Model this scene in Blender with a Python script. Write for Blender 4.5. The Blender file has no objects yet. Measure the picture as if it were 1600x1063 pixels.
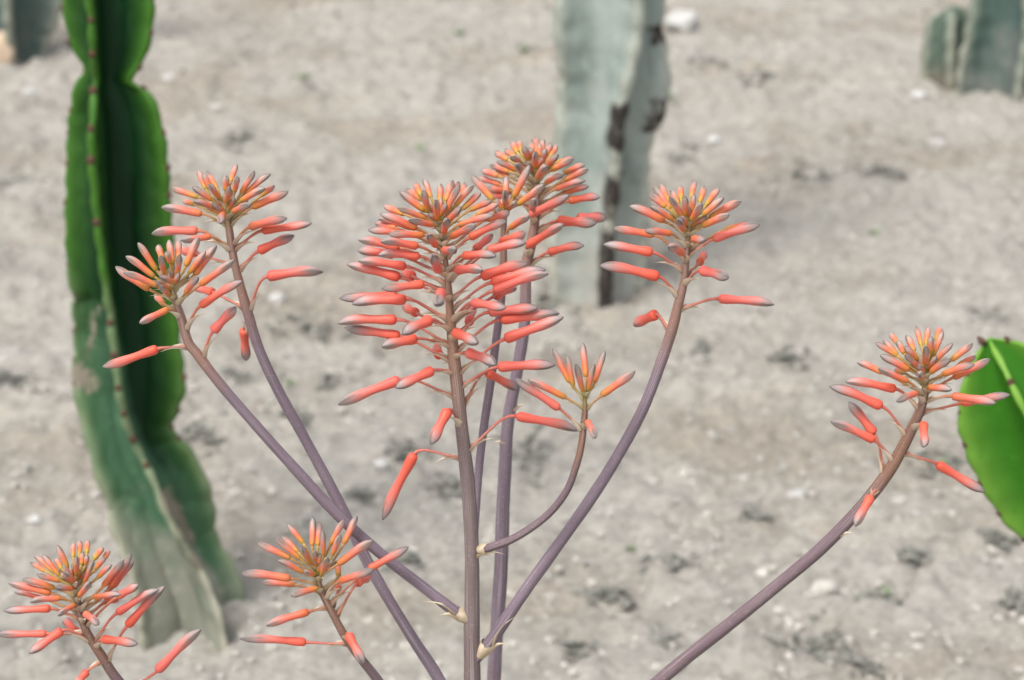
import bpy, math, random
import numpy as np
from mathutils import Vector, Matrix, noise as mnoise

# ------------------------------------------------------------------ camera, sky, sun, exposure
scene = bpy.context.scene
COL = scene.collection
R = math.radians
W0, H0 = 1600.0, 1063.0
FPX = 1600 * 50 / 23.6            # focal length in photo pixels
PITCH = R(20.0)
CAM = Vector((0, 0, 1.40))

cam = bpy.data.cameras.new('camera')
cam.sensor_width = 23.6
cam.lens = 50
cam.clip_start = 0.05
cam.clip_end = 2000
cam.dof.use_dof = True
cam.dof.focus_distance = 1.31
cam.dof.aperture_fstop = 6.8
cam_o = bpy.data.objects.new('camera', cam)
COL.objects.link(cam_o)
cam_o.location = CAM
cam_o.rotation_euler = (math.pi / 2 - PITCH, 0, 0)
scene.camera = cam_o

SUN_EL, SUN_AZ = 58.0, 215.0      # azimuth clockwise from +Y (view direction)
world = bpy.data.worlds.new('World')
scene.world = world
world.use_nodes = True
nt = world.node_tree
nt.nodes.clear()
wo = nt.nodes.new('ShaderNodeOutputWorld')
bg = nt.nodes.new('ShaderNodeBackground')
sky = nt.nodes.new('ShaderNodeTexSky')
sky.sky_type = 'NISHITA'
sky.sun_disc = False
sky.sun_elevation = R(SUN_EL)
sky.sun_rotation = R(SUN_AZ)
sky.dust_density = 4.0
hs = nt.nodes.new('ShaderNodeHueSaturation')
hs.inputs['Saturation'].default_value = 0.30      # thin overcast: nearly white sky
nt.links.new(sky.outputs[0], hs.inputs['Color'])
nt.links.new(hs.outputs[0], bg.inputs[0])
bg.inputs[1].default_value = 0.122
nt.links.new(bg.outputs[0], wo.inputs[0])

sun = bpy.data.lights.new('sun', 'SUN')
sun.energy = 1.4
sun.angle = R(20)
sun.color = (1.0, 0.965, 0.91)
sun_o = bpy.data.objects.new('sun', sun)
COL.objects.link(sun_o)
sd = Vector((math.sin(R(SUN_AZ)) * math.cos(R(SUN_EL)), math.cos(R(SUN_AZ)) * math.cos(R(SUN_EL)), math.sin(R(SUN_EL))))
sun_o.rotation_euler = sd.to_track_quat('Z', 'Y').to_euler()
sun_o.location = (0, 0, 6)

scene.view_settings.view_transform = 'Standard'
scene.view_settings.look = 'None'
scene.view_settings.exposure = 0.88
scene.view_settings.gamma = 1.0
scene.view_settings.use_curve_mapping = False

rng = random.Random(7)
CP, SP = math.cos(PITCH), math.sin(PITCH)


def pix(px, py, Y):
    """Photo pixel on the vertical plane at horizontal distance Y."""
    X = (px - W0 / 2) / FPX
    v = -(py - H0 / 2) / FPX
    d = Vector((X, CP + v * SP, -SP + v * CP))
    return CAM + d * (Y / d.y)


def gpix(px, py):
    """Photo pixel on the flat ground."""
    X = (px - W0 / 2) / FPX
    v = -(py - H0 / 2) / FPX
    d = Vector((X, CP + v * SP, -SP + v * CP))
    return CAM + d * (-CAM.z / d.z)


def mpp(Y):
    return Y / CP / FPX            # metres per photo pixel, roughly


# ------------------------------------------------------------------ object helpers
ORG = {}


def link_mesh(name, V, F, mats, parent=None, origin=None, smooth=True, attr=None, midx=None):
    origin = Vector(origin) if origin is not None else Vector((0, 0, 0))
    me = bpy.data.meshes.new(name)
    me.from_pydata([tuple(Vector(v) - origin) for v in V], [], F)
    for m in (mats if isinstance(mats, (list, tuple)) else [mats]):
        me.materials.append(m)
    if smooth:
        me.polygons.foreach_set('use_smooth', [True] * len(me.polygons))
    if midx:
        me.polygons.foreach_set('material_index', midx)
    if attr is not None:
        a = me.color_attributes.new('info', 'FLOAT_COLOR', 'POINT')
        buf = np.ones((len(V), 4), dtype=np.float32)
        buf[:, :3] = np.array(attr, dtype=np.float32)[:, :3]
        a.data.foreach_set('color', buf.ravel())
    me.update()
    o = bpy.data.objects.new(name, me)
    COL.objects.link(o)
    place(o, parent, origin)
    return o


def place(o, parent, origin):
    if parent is not None:
        o.parent = parent
        o.location = origin - ORG[parent.name]
    else:
        o.location = origin
    ORG[o.name] = Vector(origin)


def empty(name, loc, label, cat, group=None):
    o = bpy.data.objects.new(name, None)
    o.empty_display_size = 0.05
    COL.objects.link(o)
    o.location = loc
    ORG[o.name] = Vector(loc)
    tag(o, label, cat, group)
    return o


def tag(o, label=None, cat=None, group=None, kind=None):
    if label: o['label'] = label
    if cat: o['category'] = cat
    if group: o['group'] = group
    if kind: o['kind'] = kind
    return o


def spline(P, n_per):
    """Catmull-Rom through a list of equal-length tuples."""
    P = [np.array(p, dtype=float) for p in P]
    out = []
    for i in range(len(P) - 1):
        p0 = P[i - 1] if i > 0 else 2 * P[0] - P[1]
        p1, p2 = P[i], P[i + 1]
        p3 = P[i + 2] if i + 2 < len(P) else 2 * P[-1] - P[-2]
        for k in range(n_per):
            t = k / n_per
            out.append(0.5 * ((2 * p1) + (-p0 + p2) * t + (2 * p0 - 5 * p1 + 4 * p2 - p3) * t * t + (-p0 + 3 * p1 - 3 * p2 + p3) * t ** 3))
    out.append(P[-1])
    return out


def frames(pts, ref):
    """Tangent / normal / binormal along a polyline, normal kept near ref."""
    fr = []
    for i in range(len(pts)):
        a = pts[max(0, i - 1)]
        b = pts[min(len(pts) - 1, i + 1)]
        T = (b - a)
        T = T.normalized() if T.length > 1e-9 else Vector((0, 0, 1))
        N = ref - T * ref.dot(T)
        if N.length < 1e-4:
            N = T.orthogonal()
        N.normalize()
        fr.append((T, N, T.cross(N)))
    return fr


def tube(pts, rad, sides=12, ref=Vector((0, -1, 0.2)), ridge=0.0, cap=True):
    fr = frames(pts, ref)
    V, F = [], []
    for (T, N, B), p, r in zip(fr, pts, rad):
        for k in range(sides):
            a = 2 * math.pi * k / sides
            rr = r * (1 + ridge * math.cos(5 * a + 0.7))
            V.append(p + (N * math.cos(a) + B * math.sin(a)) * rr)
    n = len(pts)
    for i in range(n - 1):
        for k in range(sides):
            k2 = (k + 1) % sides
            F.append((i * sides + k, i * sides + k2, (i + 1) * sides + k2, (i + 1) * sides + k))
    if cap:
        F.append(tuple(range(sides - 1, -1, -1)))
        F.append(tuple((n - 1) * sides + k for k in range(sides)))
    return V, F


# ------------------------------------------------------------------ materials
def mat(name):
    m = bpy.data.materials.new(name)
    m.use_nodes = True
    nt = m.node_tree
    b = nt.nodes['Principled BSDF']
    return m, nt, b


def N_(nt, t, **kw):
    n = nt.nodes.new(t)
    for k, v in kw.items():
        setattr(n, k, v)
    return n


def ramp(nt, fac, stops, interp='LINEAR'):
    n = nt.nodes.new('ShaderNodeValToRGB')
    cr = n.color_ramp
    cr.interpolation = interp
    while len(cr.elements) < len(stops):
        cr.elements.new(0.5)
    for e, (p, c) in zip(cr.elements, stops):
        e.position = p
        e.color = (c[0], c[1], c[2], 1) if not isinstance(c, (int, float)) else (c, c, c, 1)
    if fac is not None:
        nt.links.new(fac, n.inputs[0])
    return n.outputs[0]


def mix(nt, fac, a, b, mode='MIX'):
    n = nt.nodes.new('ShaderNodeMix')
    n.data_type = 'RGBA'
    n.blend_type = mode
    for sock, v in ((n.inputs[0], fac), (n.inputs[6], a), (n.inputs[7], b)):
        if hasattr(v, 'is_linked') or isinstance(v, bpy.types.NodeSocket):
            nt.links.new(v, sock)
        elif isinstance(v, (int, float)):
            sock.default_value = v
        else:
            sock.default_value = (*v, 1)
    return n.outputs[2]


def math_(nt, op, a, b=None, clamp=False):
    n = nt.nodes.new('ShaderNodeMath')
    n.operation = op
    n.use_clamp = clamp
    for s, v in ((n.inputs[0], a), (n.inputs[1], b)):
        if v is None: continue
        if isinstance(v, bpy.types.NodeSocket):
            nt.links.new(v, s)
        else:
            s.default_value = v
    return n.outputs[0]


def maprange(nt, v, a, b, c=0.0, d=1.0, smooth=True):
    n = nt.nodes.new('ShaderNodeMapRange')
    n.interpolation_type = 'SMOOTHSTEP' if smooth else 'LINEAR'
    nt.links.new(v, n.inputs[0])
    n.inputs[1].default_value = a
    n.inputs[2].default_value = b
    n.inputs[3].default_value = c
    n.inputs[4].default_value = d
    return n.outputs[0]


def noise(nt, scale, detail=4, rough=0.55, vec=None, stretch=None):
    n = nt.nodes.new('ShaderNodeTexNoise')
    n.inputs['Scale'].default_value = scale
    n.inputs['Detail'].default_value = detail
    n.inputs['Roughness'].default_value = rough
    if vec is None:
        tc = nt.nodes.new('ShaderNodeNewGeometry')
        vec = tc.outputs['Position']
    if stretch:
        mp = nt.nodes.new('ShaderNodeMapping')
        mp.inputs['Scale'].default_value = stretch
        nt.links.new(vec, mp.inputs[0])
        vec = mp.outputs[0]
    nt.links.new(vec, n.inputs['Vector'])
    return n.outputs[0]


def bump(nt, b, h, strength=0.3, dist=0.002):
    n = nt.nodes.new('ShaderNodeBump')
    n.inputs['Strength'].default_value = strength
    n.inputs['Distance'].default_value = dist
    nt.links.new(h, n.inputs['Height'])
    nt.links.new(n.outputs[0], b.inputs['Normal'])


def info(nt):
    a = nt.nodes.new('ShaderNodeAttribute')
    a.attribute_name = 'info'
    s = nt.nodes.new('ShaderNodeSeparateColor')
    nt.links.new(a.outputs['Color'], s.inputs[0])
    return s.outputs[0], s.outputs[1], s.outputs[2]


def flower_material():
    m, nt, b = mat('aloe_flower')
    t, youth, stripe = info(nt)
    oi = nt.nodes.new('ShaderNodeObjectInfo')
    rnd = oi.outputs['Random']
    n1 = noise(nt, 130, 3)
    tw = math_(nt, 'ADD', t, math_(nt, 'MULTIPLY', math_(nt, 'SUBTRACT', n1, 0.5), 0.10))
    tw = math_(nt, 'ADD', tw, math_(nt, 'MULTIPLY', math_(nt, 'SUBTRACT', rnd, 0.5), 0.14))
    mature = ramp(nt, tw, [(0.0, (0.66, 0.100, 0.058)), (0.38, (0.68, 0.128, 0.088)), (0.58, (0.65, 0.165, 0.13)),
                           (0.74, (0.49, 0.205, 0.18)), (0.86, (0.32, 0.235, 0.228)), (1.0, (0.19, 0.165, 0.17))])
    young = ramp(nt, tw, [(0.0, (0.34, 0.29, 0.04)), (0.22, (0.59, 0.235, 0.058)), (0.42, (0.62, 0.18, 0.10)),
                          (0.62, (0.55, 0.255, 0.19)), (0.80, (0.35, 0.25, 0.215)), (1.0, (0.19, 0.165, 0.15))])
    c = mix(nt, youth, mature, young)
    pk = math_(nt, 'MULTIPLY', maprange(nt, math_(nt, 'FRACT', math_(nt, 'MULTIPLY', rnd, 7.13)), 0.35, 1.0, 0.0, 0.5), math_(nt, 'MULTIPLY', maprange(nt, tw, 0.8, 0.5), math_(nt, 'SUBTRACT', 1.0, youth)))
    c = mix(nt, pk, c, (0.64, 0.165, 0.155))
    # grey-green midveins and pale petal margins towards the tip
    up = maprange(nt, tw, 0.46, 0.86)
    vein = math_(nt, 'MULTIPLY', up, maprange(nt, math_(nt, 'ADD', stripe, math_(nt, 'MULTIPLY', math_(nt, 'SUBTRACT', noise(nt, 420, 3), 0.5), 0.4)), 0.66, 0.90))
    c = mix(nt, math_(nt, 'MULTIPLY', vein, 0.8), c, (0.13, 0.115, 0.095))
    edge = math_(nt, 'MULTIPLY', up, maprange(nt, stripe, 0.42, 0.10))
    c = mix(nt, math_(nt, 'MULTIPLY', edge, 0.32), c, (0.44, 0.36, 0.345))
    tipd = maprange(nt, t, 0.955, 1.0)
    c = mix(nt, math_(nt, 'MULTIPLY', tipd, 0.75), c, (0.10, 0.085, 0.08))
    # tiny pale specks of wax
    sp = maprange(nt, noise(nt, 900, 2), 0.62, 0.75)
    c = mix(nt, math_(nt, 'MULTIPLY', sp, 0.12), c, (0.85, 0.6, 0.55))
    nt.links.new(c, b.inputs['Base Color'])
    b.inputs['Roughness'].default_value = 0.48
    b.inputs['Specular IOR Level'].default_value = 0.35
    b.inputs['Subsurface Weight'].default_value = 0.25
    b.inputs['Subsurface Radius'].default_value = (1.0, 0.45, 0.3)
    b.inputs['Subsurface Scale'].default_value = 0.003
    bump(nt, b, noise(nt, 300, 3, stretch=None), 0.12, 0.001)
    return m


def stalk_material(name, low, mid, top):
    m, nt, b = mat(name)
    s, u, v = info(nt)     # s: closeness to the flower head, u: around, v: along (m)
    cx = nt.nodes.new('ShaderNodeCombineXYZ')
    nt.links.new(math_(nt, 'MULTIPLY', u, 14.0), cx.inputs[0])
    nt.links.new(math_(nt, 'MULTIPLY', v, 9.0), cx.inputs[1])
    streak = noise(nt, 1.6, 5, 0.6, cx.outputs[0])
    base = ramp(nt, s, [(0.0, low), (0.30, low), (0.55, mid), (0.85, mid), (1.0, top)])
    dk = mix(nt, 1.0, base, (0.55, 0.5, 0.5), 'MULTIPLY')
    c = mix(nt, maprange(nt, streak, 0.52, 0.70), base, dk)
    lt = mix(nt, 0.35, base, (0.62, 0.55, 0.56))
    c = mix(nt, maprange(nt, streak, 0.48, 0.30), c, lt)
    sp = maprange(nt, noise(nt, 700, 2), 0.60, 0.72)
    c = mix(nt, math_(nt, 'MULTIPLY', sp, 0.25), c, (0.55, 0.47, 0.47))
    bl = maprange(nt, noise(nt, 40, 3), 0.62, 0.75)
    c = mix(nt, math_(nt, 'MULTIPLY', bl, 0.35), c, (0.16, 0.09, 0.07))
    nt.links.new(c, b.inputs['Base Color'])
    b.inputs['Roughness'].default_value = 0.62
    b.inputs['Specular IOR Level'].default_value = 0.25
    bump(nt, b, streak, 0.25, 0.001)
    return m


def simple_noise_mat(name, c1, c2, scale, rough=0.6, bstr=0.2, bdist=0.002, spec=0.3, stretch=None):
    m, nt, b = mat(name)
    n = noise(nt, scale, 5, 0.6, stretch=stretch)
    c = ramp(nt, n, [(0.3, c1), (0.7, c2)])
    nt.links.new(c, b.inputs['Base Color'])
    b.inputs['Roughness'].default_value = rough
    b.inputs['Specular IOR Level'].default_value = spec
    bump(nt, b, n, bstr, bdist)
    return m


def cactus_material(name, fresh, edgec, mid, base, crackc=(0.038, 0.032, 0.029), rough=0.5, spec=0.2, halo=(0.13, 0.11, 0.095), vary=0.0):
    """info: R edge of rib, G ageing (0 fresh .. 1 corky), B scar"""
    m, nt, b = mat(name)
    e, age, scar = info(nt)
    n1 = noise(nt, 9, 5)
    n2 = noise(nt, 45, 4)
    n3 = noise(nt, 14, 4, stretch=(1, 1, 0.18))
    ag = math_(nt, 'ADD', age, math_(nt, 'MULTIPLY', math_(nt, 'SUBTRACT', n1, 0.5), 0.85))
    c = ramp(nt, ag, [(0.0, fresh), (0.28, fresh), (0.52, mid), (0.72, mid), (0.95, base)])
    c = mix(nt, maprange(nt, e, 0.38, 0.95, 0.0, 0.42), c, mix(nt, age, edgec, c))  # paler rib margin; groove shade and thin-wing translucency painted into the same gradient
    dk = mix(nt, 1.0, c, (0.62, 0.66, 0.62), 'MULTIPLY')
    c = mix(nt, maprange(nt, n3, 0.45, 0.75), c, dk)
    lt = mix(nt, 1.0, c, (1.35, 1.3, 1.3), 'MULTIPLY')
    c = mix(nt, maprange(nt, n2, 0.56, 0.72), c, lt)
    if vary:
        vv = noise(nt, 6, 5, 0.62, stretch=(1.5, 1.5, 0.55))
        c = mix(nt, maprange(nt, vv, 0.42, 0.62, 0, vary), c, (0.42, 0.46, 0.43))
        c = mix(nt, maprange(nt, noise(nt, 11, 5, 0.65), 0.56, 0.70, 0, vary), c, (0.16, 0.20, 0.165))
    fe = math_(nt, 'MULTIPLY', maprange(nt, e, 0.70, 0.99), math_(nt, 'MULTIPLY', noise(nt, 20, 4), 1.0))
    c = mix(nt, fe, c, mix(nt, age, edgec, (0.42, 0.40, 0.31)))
    sc = maprange(nt, math_(nt, 'ADD', scar, math_(nt, 'MULTIPLY', math_(nt, 'SUBTRACT', noise(nt, 48, 6, 0.7, stretch=(1.5, 1.5, 0.8)), 0.5), 2.6)), 0.55, 0.72)
    hl = maprange(nt, math_(nt, 'ADD', scar, math_(nt, 'MULTIPLY', math_(nt, 'SUBTRACT', noise(nt, 34, 6, 0.7), 0.5), 2.2)), 0.30, 0.70, 0.0, 0.75)
    c = mix(nt, math_(nt, 'MULTIPLY', hl, maprange(nt, scar, 0.02, 0.25)), c, halo)
    c = mix(nt, sc, c, crackc)
    nt.links.new(c, b.inputs['Base Color'])
    rr = mix(nt, age, (rough,) * 3, (0.75,) * 3)
    nt.links.new(rr, b.inputs['Roughness'])
    b.inputs['Specular IOR Level'].default_value = spec
    bump(nt, b, n2, 0.35, 0.004)
    return m


def ground_material():
    m, nt, b = mat('sandy_soil')
    big = noise(nt, 1.7, 4, 0.6)
    med = noise(nt, 9, 5, 0.6)
    fin = noise(nt, 62, 5, 0.65)
    mic = noise(nt, 260, 4, 0.7)
    c = ramp(nt, med, [(0.28, (0.340, 0.317, 0.281)), (0.50, (0.435, 0.411, 0.370)), (0.75, (0.505, 0.481, 0.438))])
    c2 = ramp(nt, fin, [(0.34, (0.275, 0.256, 0.226)), (0.52, (0.45, 0.424, 0.380)), (0.70, (0.595, 0.568, 0.517))])
    c = mix(nt, 0.6, c, c2)
    c = mix(nt, maprange(nt, big, 0.44, 0.64), c, mix(nt, 1.0, c, (0.84, 0.80, 0.755), 'MULTIPLY'))
    c = mix(nt, maprange(nt, noise(nt, 2.6, 5, 0.62, stretch=(0.7, 1.5, 1)), 0.52, 0.66), c, mix(nt, 1.0, c, (1.10, 1.09, 1.07), 'MULTIPLY'))
    # damp dark crumbs in irregular clusters
    pat = noise(nt, 4.2, 5, 0.68)
    crumb = math_(nt, 'MULTIPLY', maprange(nt, pat, 0.55, 0.66), maprange(nt, fin, 0.43, 0.60))
    c = mix(nt, math_(nt, 'MULTIPLY', crumb, 0.60), c, (0.14, 0.137, 0.122))
    red = maprange(nt, noise(nt, 3.1, 4, 0.6, stretch=(1.3, 0.9, 1)), 0.62, 0.72)
    c = mix(nt, math_(nt, 'MULTIPLY', red, 0.22), c, (0.36, 0.24, 0.18))
    gr = maprange(nt, mic, 0.60, 0.74)
    c = mix(nt, math_(nt, 'MULTIPLY', gr, 0.4), c, (0.66, 0.64, 0.60))
    nt.links.new(c, b.inputs['Base Color'])
    b.inputs['Roughness'].default_value = 0.95
    b.inputs['Specular IOR Level'].default_value = 0.15
    h = math_(nt, 'ADD', fin, math_(nt, 'MULTIPLY', mic, 0.5))
    bump(nt, b, h, 0.9, 0.014)
    return m


def bract_material():
    m, nt, b = mat('papery_bract')
    t, u, r = info(nt)
    base = ramp(nt, t, [(0.0, (0.42, 0.33, 0.235)), (0.3, (0.60, 0.49, 0.37)), (0.7, (0.70, 0.60, 0.47)), (1.0, (0.54, 0.38, 0.26))])
    vein = maprange(nt, u, 0.45, 0.8)
    c = mix(nt, math_(nt, 'MULTIPLY', vein, 0.40), base, (0.34, 0.25, 0.18))
    c = mix(nt, math_(nt, 'MULTIPLY', r, 0.65), c, (0.33, 0.36, 0.12))
    nt.links.new(c, b.inputs['Base Color'])
    b.inputs['Roughness'].default_value = 0.6
    b.inputs['Subsurface Weight'].default_value = 0.15
    b.inputs['Subsurface Scale'].default_value = 0.002
    return m


def pedicel_material():
    m, nt, b = mat('pedicel')
    t, youth, r = info(nt)
    c1 = ramp(nt, t, [(0.0, (0.40, 0.17, 0.12)), (0.5, (0.46, 0.135, 0.10)), (1.0, (0.50, 0.12, 0.085))])
    c2 = ramp(nt, t, [(0.0, (0.24, 0.26, 0.055)), (1.0, (0.42, 0.28, 0.07))])
    c = mix(nt, youth, c1, c2)
    n = noise(nt, 400, 3)
    c = mix(nt, maprange(nt, n, 0.5, 0.7, 0, 0.3), c, (0.55, 0.35, 0.30))
    nt.links.new(c, b.inputs['Base Color'])
    b.inputs['Roughness'].default_value = 0.55
    return m


M_FLOWER = flower_material()
M_MAIN = stalk_material('main_stalk', (0.19, 0.145, 0.142), (0.26, 0.145, 0.095), (0.30, 0.20, 0.06))
M_PURPLE = stalk_material('purple_stalk', (0.185, 0.140, 0.172), (0.25, 0.145, 0.112), (0.30, 0.235, 0.09))
M_BROWN = stalk_material('brown_stalk', (0.155, 0.108, 0.122), (0.20, 0.108, 0.072), (0.26, 0.23, 0.05))
M_BRACT = bract_material()
M_PED = pedicel_material()
M_GROUND = ground_material()
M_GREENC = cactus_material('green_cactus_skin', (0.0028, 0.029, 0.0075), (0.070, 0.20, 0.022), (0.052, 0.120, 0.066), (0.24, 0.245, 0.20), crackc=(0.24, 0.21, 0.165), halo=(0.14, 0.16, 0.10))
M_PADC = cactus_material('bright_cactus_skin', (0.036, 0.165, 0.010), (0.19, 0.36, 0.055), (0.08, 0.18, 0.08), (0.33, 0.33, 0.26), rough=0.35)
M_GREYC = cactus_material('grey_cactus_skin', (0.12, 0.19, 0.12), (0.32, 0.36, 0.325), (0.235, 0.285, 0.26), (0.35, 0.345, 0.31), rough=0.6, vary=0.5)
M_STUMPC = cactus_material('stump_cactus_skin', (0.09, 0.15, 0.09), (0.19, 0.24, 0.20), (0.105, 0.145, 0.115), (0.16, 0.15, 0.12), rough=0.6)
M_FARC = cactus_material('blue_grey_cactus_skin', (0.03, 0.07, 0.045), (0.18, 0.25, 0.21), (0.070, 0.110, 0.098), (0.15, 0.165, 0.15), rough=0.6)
M_AREOLE = simple_noise_mat('areole_brown', (0.05, 0.026, 0.017), (0.125, 0.065, 0.042), 300, 0.8)
M_STONE_W = simple_noise_mat('white_stone', (0.36, 0.35, 0.335), (0.55, 0.54, 0.525), 30, 0.85, 0.4, 0.004)
M_STONE_G = simple_noise_mat('grey_stone', (0.24, 0.23, 0.21), (0.40, 0.385, 0.36), 35, 0.9, 0.5, 0.004)
M_STONE_T = simple_noise_mat('tan_stone', (0.48, 0.36, 0.25), (0.66, 0.53, 0.40), 18, 0.9, 0.5, 0.004)
M_STONE_S = simple_noise_mat('sand_stone', (0.38, 0.36, 0.325), (0.53, 0.505, 0.46), 40, 0.9, 0.5, 0.004)
M_CLOD = simple_noise_mat('sandy_clod', (0.36, 0.336, 0.30), (0.47, 0.445, 0.40), 70, 0.95, 0.5, 0.004)
M_WEED = simple_noise_mat('weed_leaf', (0.12, 0.18, 0.08), (0.22, 0.28, 0.15), 120, 0.6)
M_LITTER = simple_noise_mat('dry_litter', (0.12, 0.123, 0.105), (0.26, 0.255, 0.225), 60, 0.9)
M_LEAF = simple_noise_mat('aloe_leaf', (0.10, 0.19, 0.07), (0.20, 0.30, 0.15), 45, 0.45)

# ------------------------------------------------------------------ ground
def lattice(seed):
    return np.random.RandomState(seed).rand(256, 256)


LAT = {}


def vnoise(x, y, seed):
    if seed not in LAT: LAT[seed] = lattice(seed)
    L = LAT[seed]
    xi = np.floor(x).astype(int); yi = np.floor(y).astype(int)
    fx = x - xi; fy = y - yi
    fx = fx * fx * (3 - 2 * fx); fy = fy * fy * (3 - 2 * fy)
    a = L[xi % 256, yi % 256]; b = L[(xi + 1) % 256, yi % 256]
    c = L[xi % 256, (yi + 1) % 256]; d = L[(xi + 1) % 256, (yi + 1) % 256]
    return (a * (1 - fx) + b * fx) * (1 - fy) + (c * (1 - fx) + d * fx) * fy - 0.5


def gheight(x, y):
    x = np.asarray(x, dtype=float); y = np.asarray(y, dtype=float)
    h = 0.050 * vnoise(x * 1.1, y * 1.1, 1) + 0.022 * vnoise(x * 4.3, y * 4.3, 2) + 0.017 * vnoise(x * 11, y * 11, 3)
    h += 0.019 * vnoise(x * 27 + 3, y * 27, 4) + 0.017 * vnoise(x * 52, y * 52, 5)
    cl = np.clip(vnoise(x * 19, y * 19, 6) - 0.16, 0, 1) * 0.075
    return h + cl


def gh(x, y):
    return float(gheight(np.array([x]), np.array([y]))[0])


def axis_coords(a, b, step, far):
    core = list(np.arange(a, b + 1e-6, step))
    lo, hi, s = [], [], step
    v = a
    while v > -far:
        s *= 1.22; v -= s; lo.append(v)
    s = step; v = b
    while v < far:
        s *= 1.22; v += s; hi.append(v)
    return np.array(lo[::-1] + core + hi)


gx = axis_coords(-2.1, 2.1, 0.0115, 400)
gy = axis_coords(2.2, 8.3, 0.0125, 400)
GX, GY = np.meshgrid(gx, gy)
fade = np.exp(-np.clip(np.hypot(GX, GY - 5) - 9, 0, None) / 8)
GZ = gheight(GX, GY) * fade
nx, ny = len(gx), len(gy)
gme = bpy.data.meshes.new('ground')
gme.vertices.add(nx * ny)
gme.vertices.foreach_set('co', np.stack([GX, GY, GZ], -1).astype(np.float32).ravel())
ii, jj = np.meshgrid(np.arange(nx - 1), np.arange(ny - 1))
q = (jj * nx + ii).ravel()
quads = np.stack([q, q + 1, q + 1 + nx, q + nx], -1).astype(np.int32)
gme.loops.add(quads.size)
gme.loops.foreach_set('vertex_index', quads.ravel())
gme.polygons.add(len(quads))
gme.polygons.foreach_set('loop_start', np.arange(0, quads.size, 4, dtype=np.int32))
gme.polygons.foreach_set('loop_total', np.full(len(quads), 4, dtype=np.int32))
gme.polygons.foreach_set('use_smooth', np.ones(len(quads), dtype=bool))
gme.update(calc_edges=True)
gme.materials.append(M_GROUND)
ground = bpy.data.objects.new('ground', gme)
COL.objects.link(ground)
ground['kind'] = 'structure'
ground['label'] = 'pale grey sandy soil with crumbs, pebbles and dark litter'

# ------------------------------------------------------------------ cacti (ribbed euphorbia columns)
FLK = (0.07, 0.17, 0.29, 0.43, 0.58, 0.74, 0.88)


def ribbed(rows, step=0.012, ribs=4, valley=0.24, edge_w=0.0055, scallop=0.05, period=0.043,
           ref=Vector((0, -1, 0)), age=None, scar=None, wav=0.05, seed=0, bow=0.10):
    """rows: (Vector axis point, radius, rho) from top to bottom. rho turns the front rib towards -B."""
    dense = spline([(r[0].x, r[0].y, r[0].z, r[1], r[2]) for r in rows], 14)
    pts, rad, rho = [], [], []
    acc = None
    for d in dense:
        p = Vector(d[:3])
        if acc is None or (p - acc).length > step:
            pts.append(p); rad.append(max(0.004, d[3])); rho.append(d[4]); acc = p
    fr = frames(pts, ref)
    V, F, A = [], [], []
    tips = []
    s = 0.0
    ring = 0
    for i, (p, r, rh) in enumerate(zip(pts, rad, rho)):
        if i: s += (p - pts[i - 1]).length
        T, N, B = fr[i]
        cs = []
        for k in range(ribs):
            a0 = rh + 2 * math.pi * k / ribs
            u = math.sin(2 * math.pi * s / period + k * 1.3)
            lump = mnoise.noise(Vector((s * 7.0, k * 7.3, seed)))
            rk = r * (1 + scallop * 0.5 * u + wav * lump * 2)
            wob = 0.10 * mnoise.noise(Vector((s * 5.0, k * 3.1 + 9, seed)))
            a0 += wob
            dirn = (N * math.cos(a0) + B * math.sin(a0))
            side = (-N * math.sin(a0) + B * math.cos(a0))
            ew = min(edge_w * (1 + 0.25 * u), r * 0.3)
            a1 = rh + 2 * math.pi * (k + 0.5) / ribs
            vdir = (N * math.cos(a1) + B * math.sin(a1))
            vp = vdir * (r * valley)
            a2 = rh + 2 * math.pi * (k + 1) / ribs
            # rib edge: three points, then the flank to the valley, then up the next rib's flank
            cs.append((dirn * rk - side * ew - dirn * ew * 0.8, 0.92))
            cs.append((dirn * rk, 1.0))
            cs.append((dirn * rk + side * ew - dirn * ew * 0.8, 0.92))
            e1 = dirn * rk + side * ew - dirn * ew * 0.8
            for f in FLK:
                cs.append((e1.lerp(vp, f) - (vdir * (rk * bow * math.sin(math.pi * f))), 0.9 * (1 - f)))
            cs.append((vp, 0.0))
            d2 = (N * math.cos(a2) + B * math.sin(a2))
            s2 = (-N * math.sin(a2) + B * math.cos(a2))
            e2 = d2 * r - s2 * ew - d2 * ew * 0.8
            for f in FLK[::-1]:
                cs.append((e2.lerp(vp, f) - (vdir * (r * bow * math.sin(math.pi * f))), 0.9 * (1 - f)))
            tips.append((i, k, s, p + dirn * rk, dirn, T))
        ring = len(cs)
        for q, (off, e) in enumerate(cs):
            pt = p + off
            V.append(pt)
            ag = age(pt) if age else 0.0
            sc = scar(pt, ((q + len(FLK)) * ribs // ring) % ribs, e) if scar else 0.0
            A.append((e, ag, sc))
    n = len(pts)
    for i in range(n - 1):
        for k in range(ring):
            k2 = (k + 1) % ring
            F.append((i * ring + k, (i + 1) * ring + k, (i + 1) * ring + k2, i * ring + k2))
    c0 = len(V)
    V.append(pts[0] + (pts[0] - pts[1]) * 0.3)
    A.append((0.9, 0, 0))
    for k in range(ring):
        F.append((c0, k, (k + 1) % ring))
    return V, F, A, tips


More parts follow.
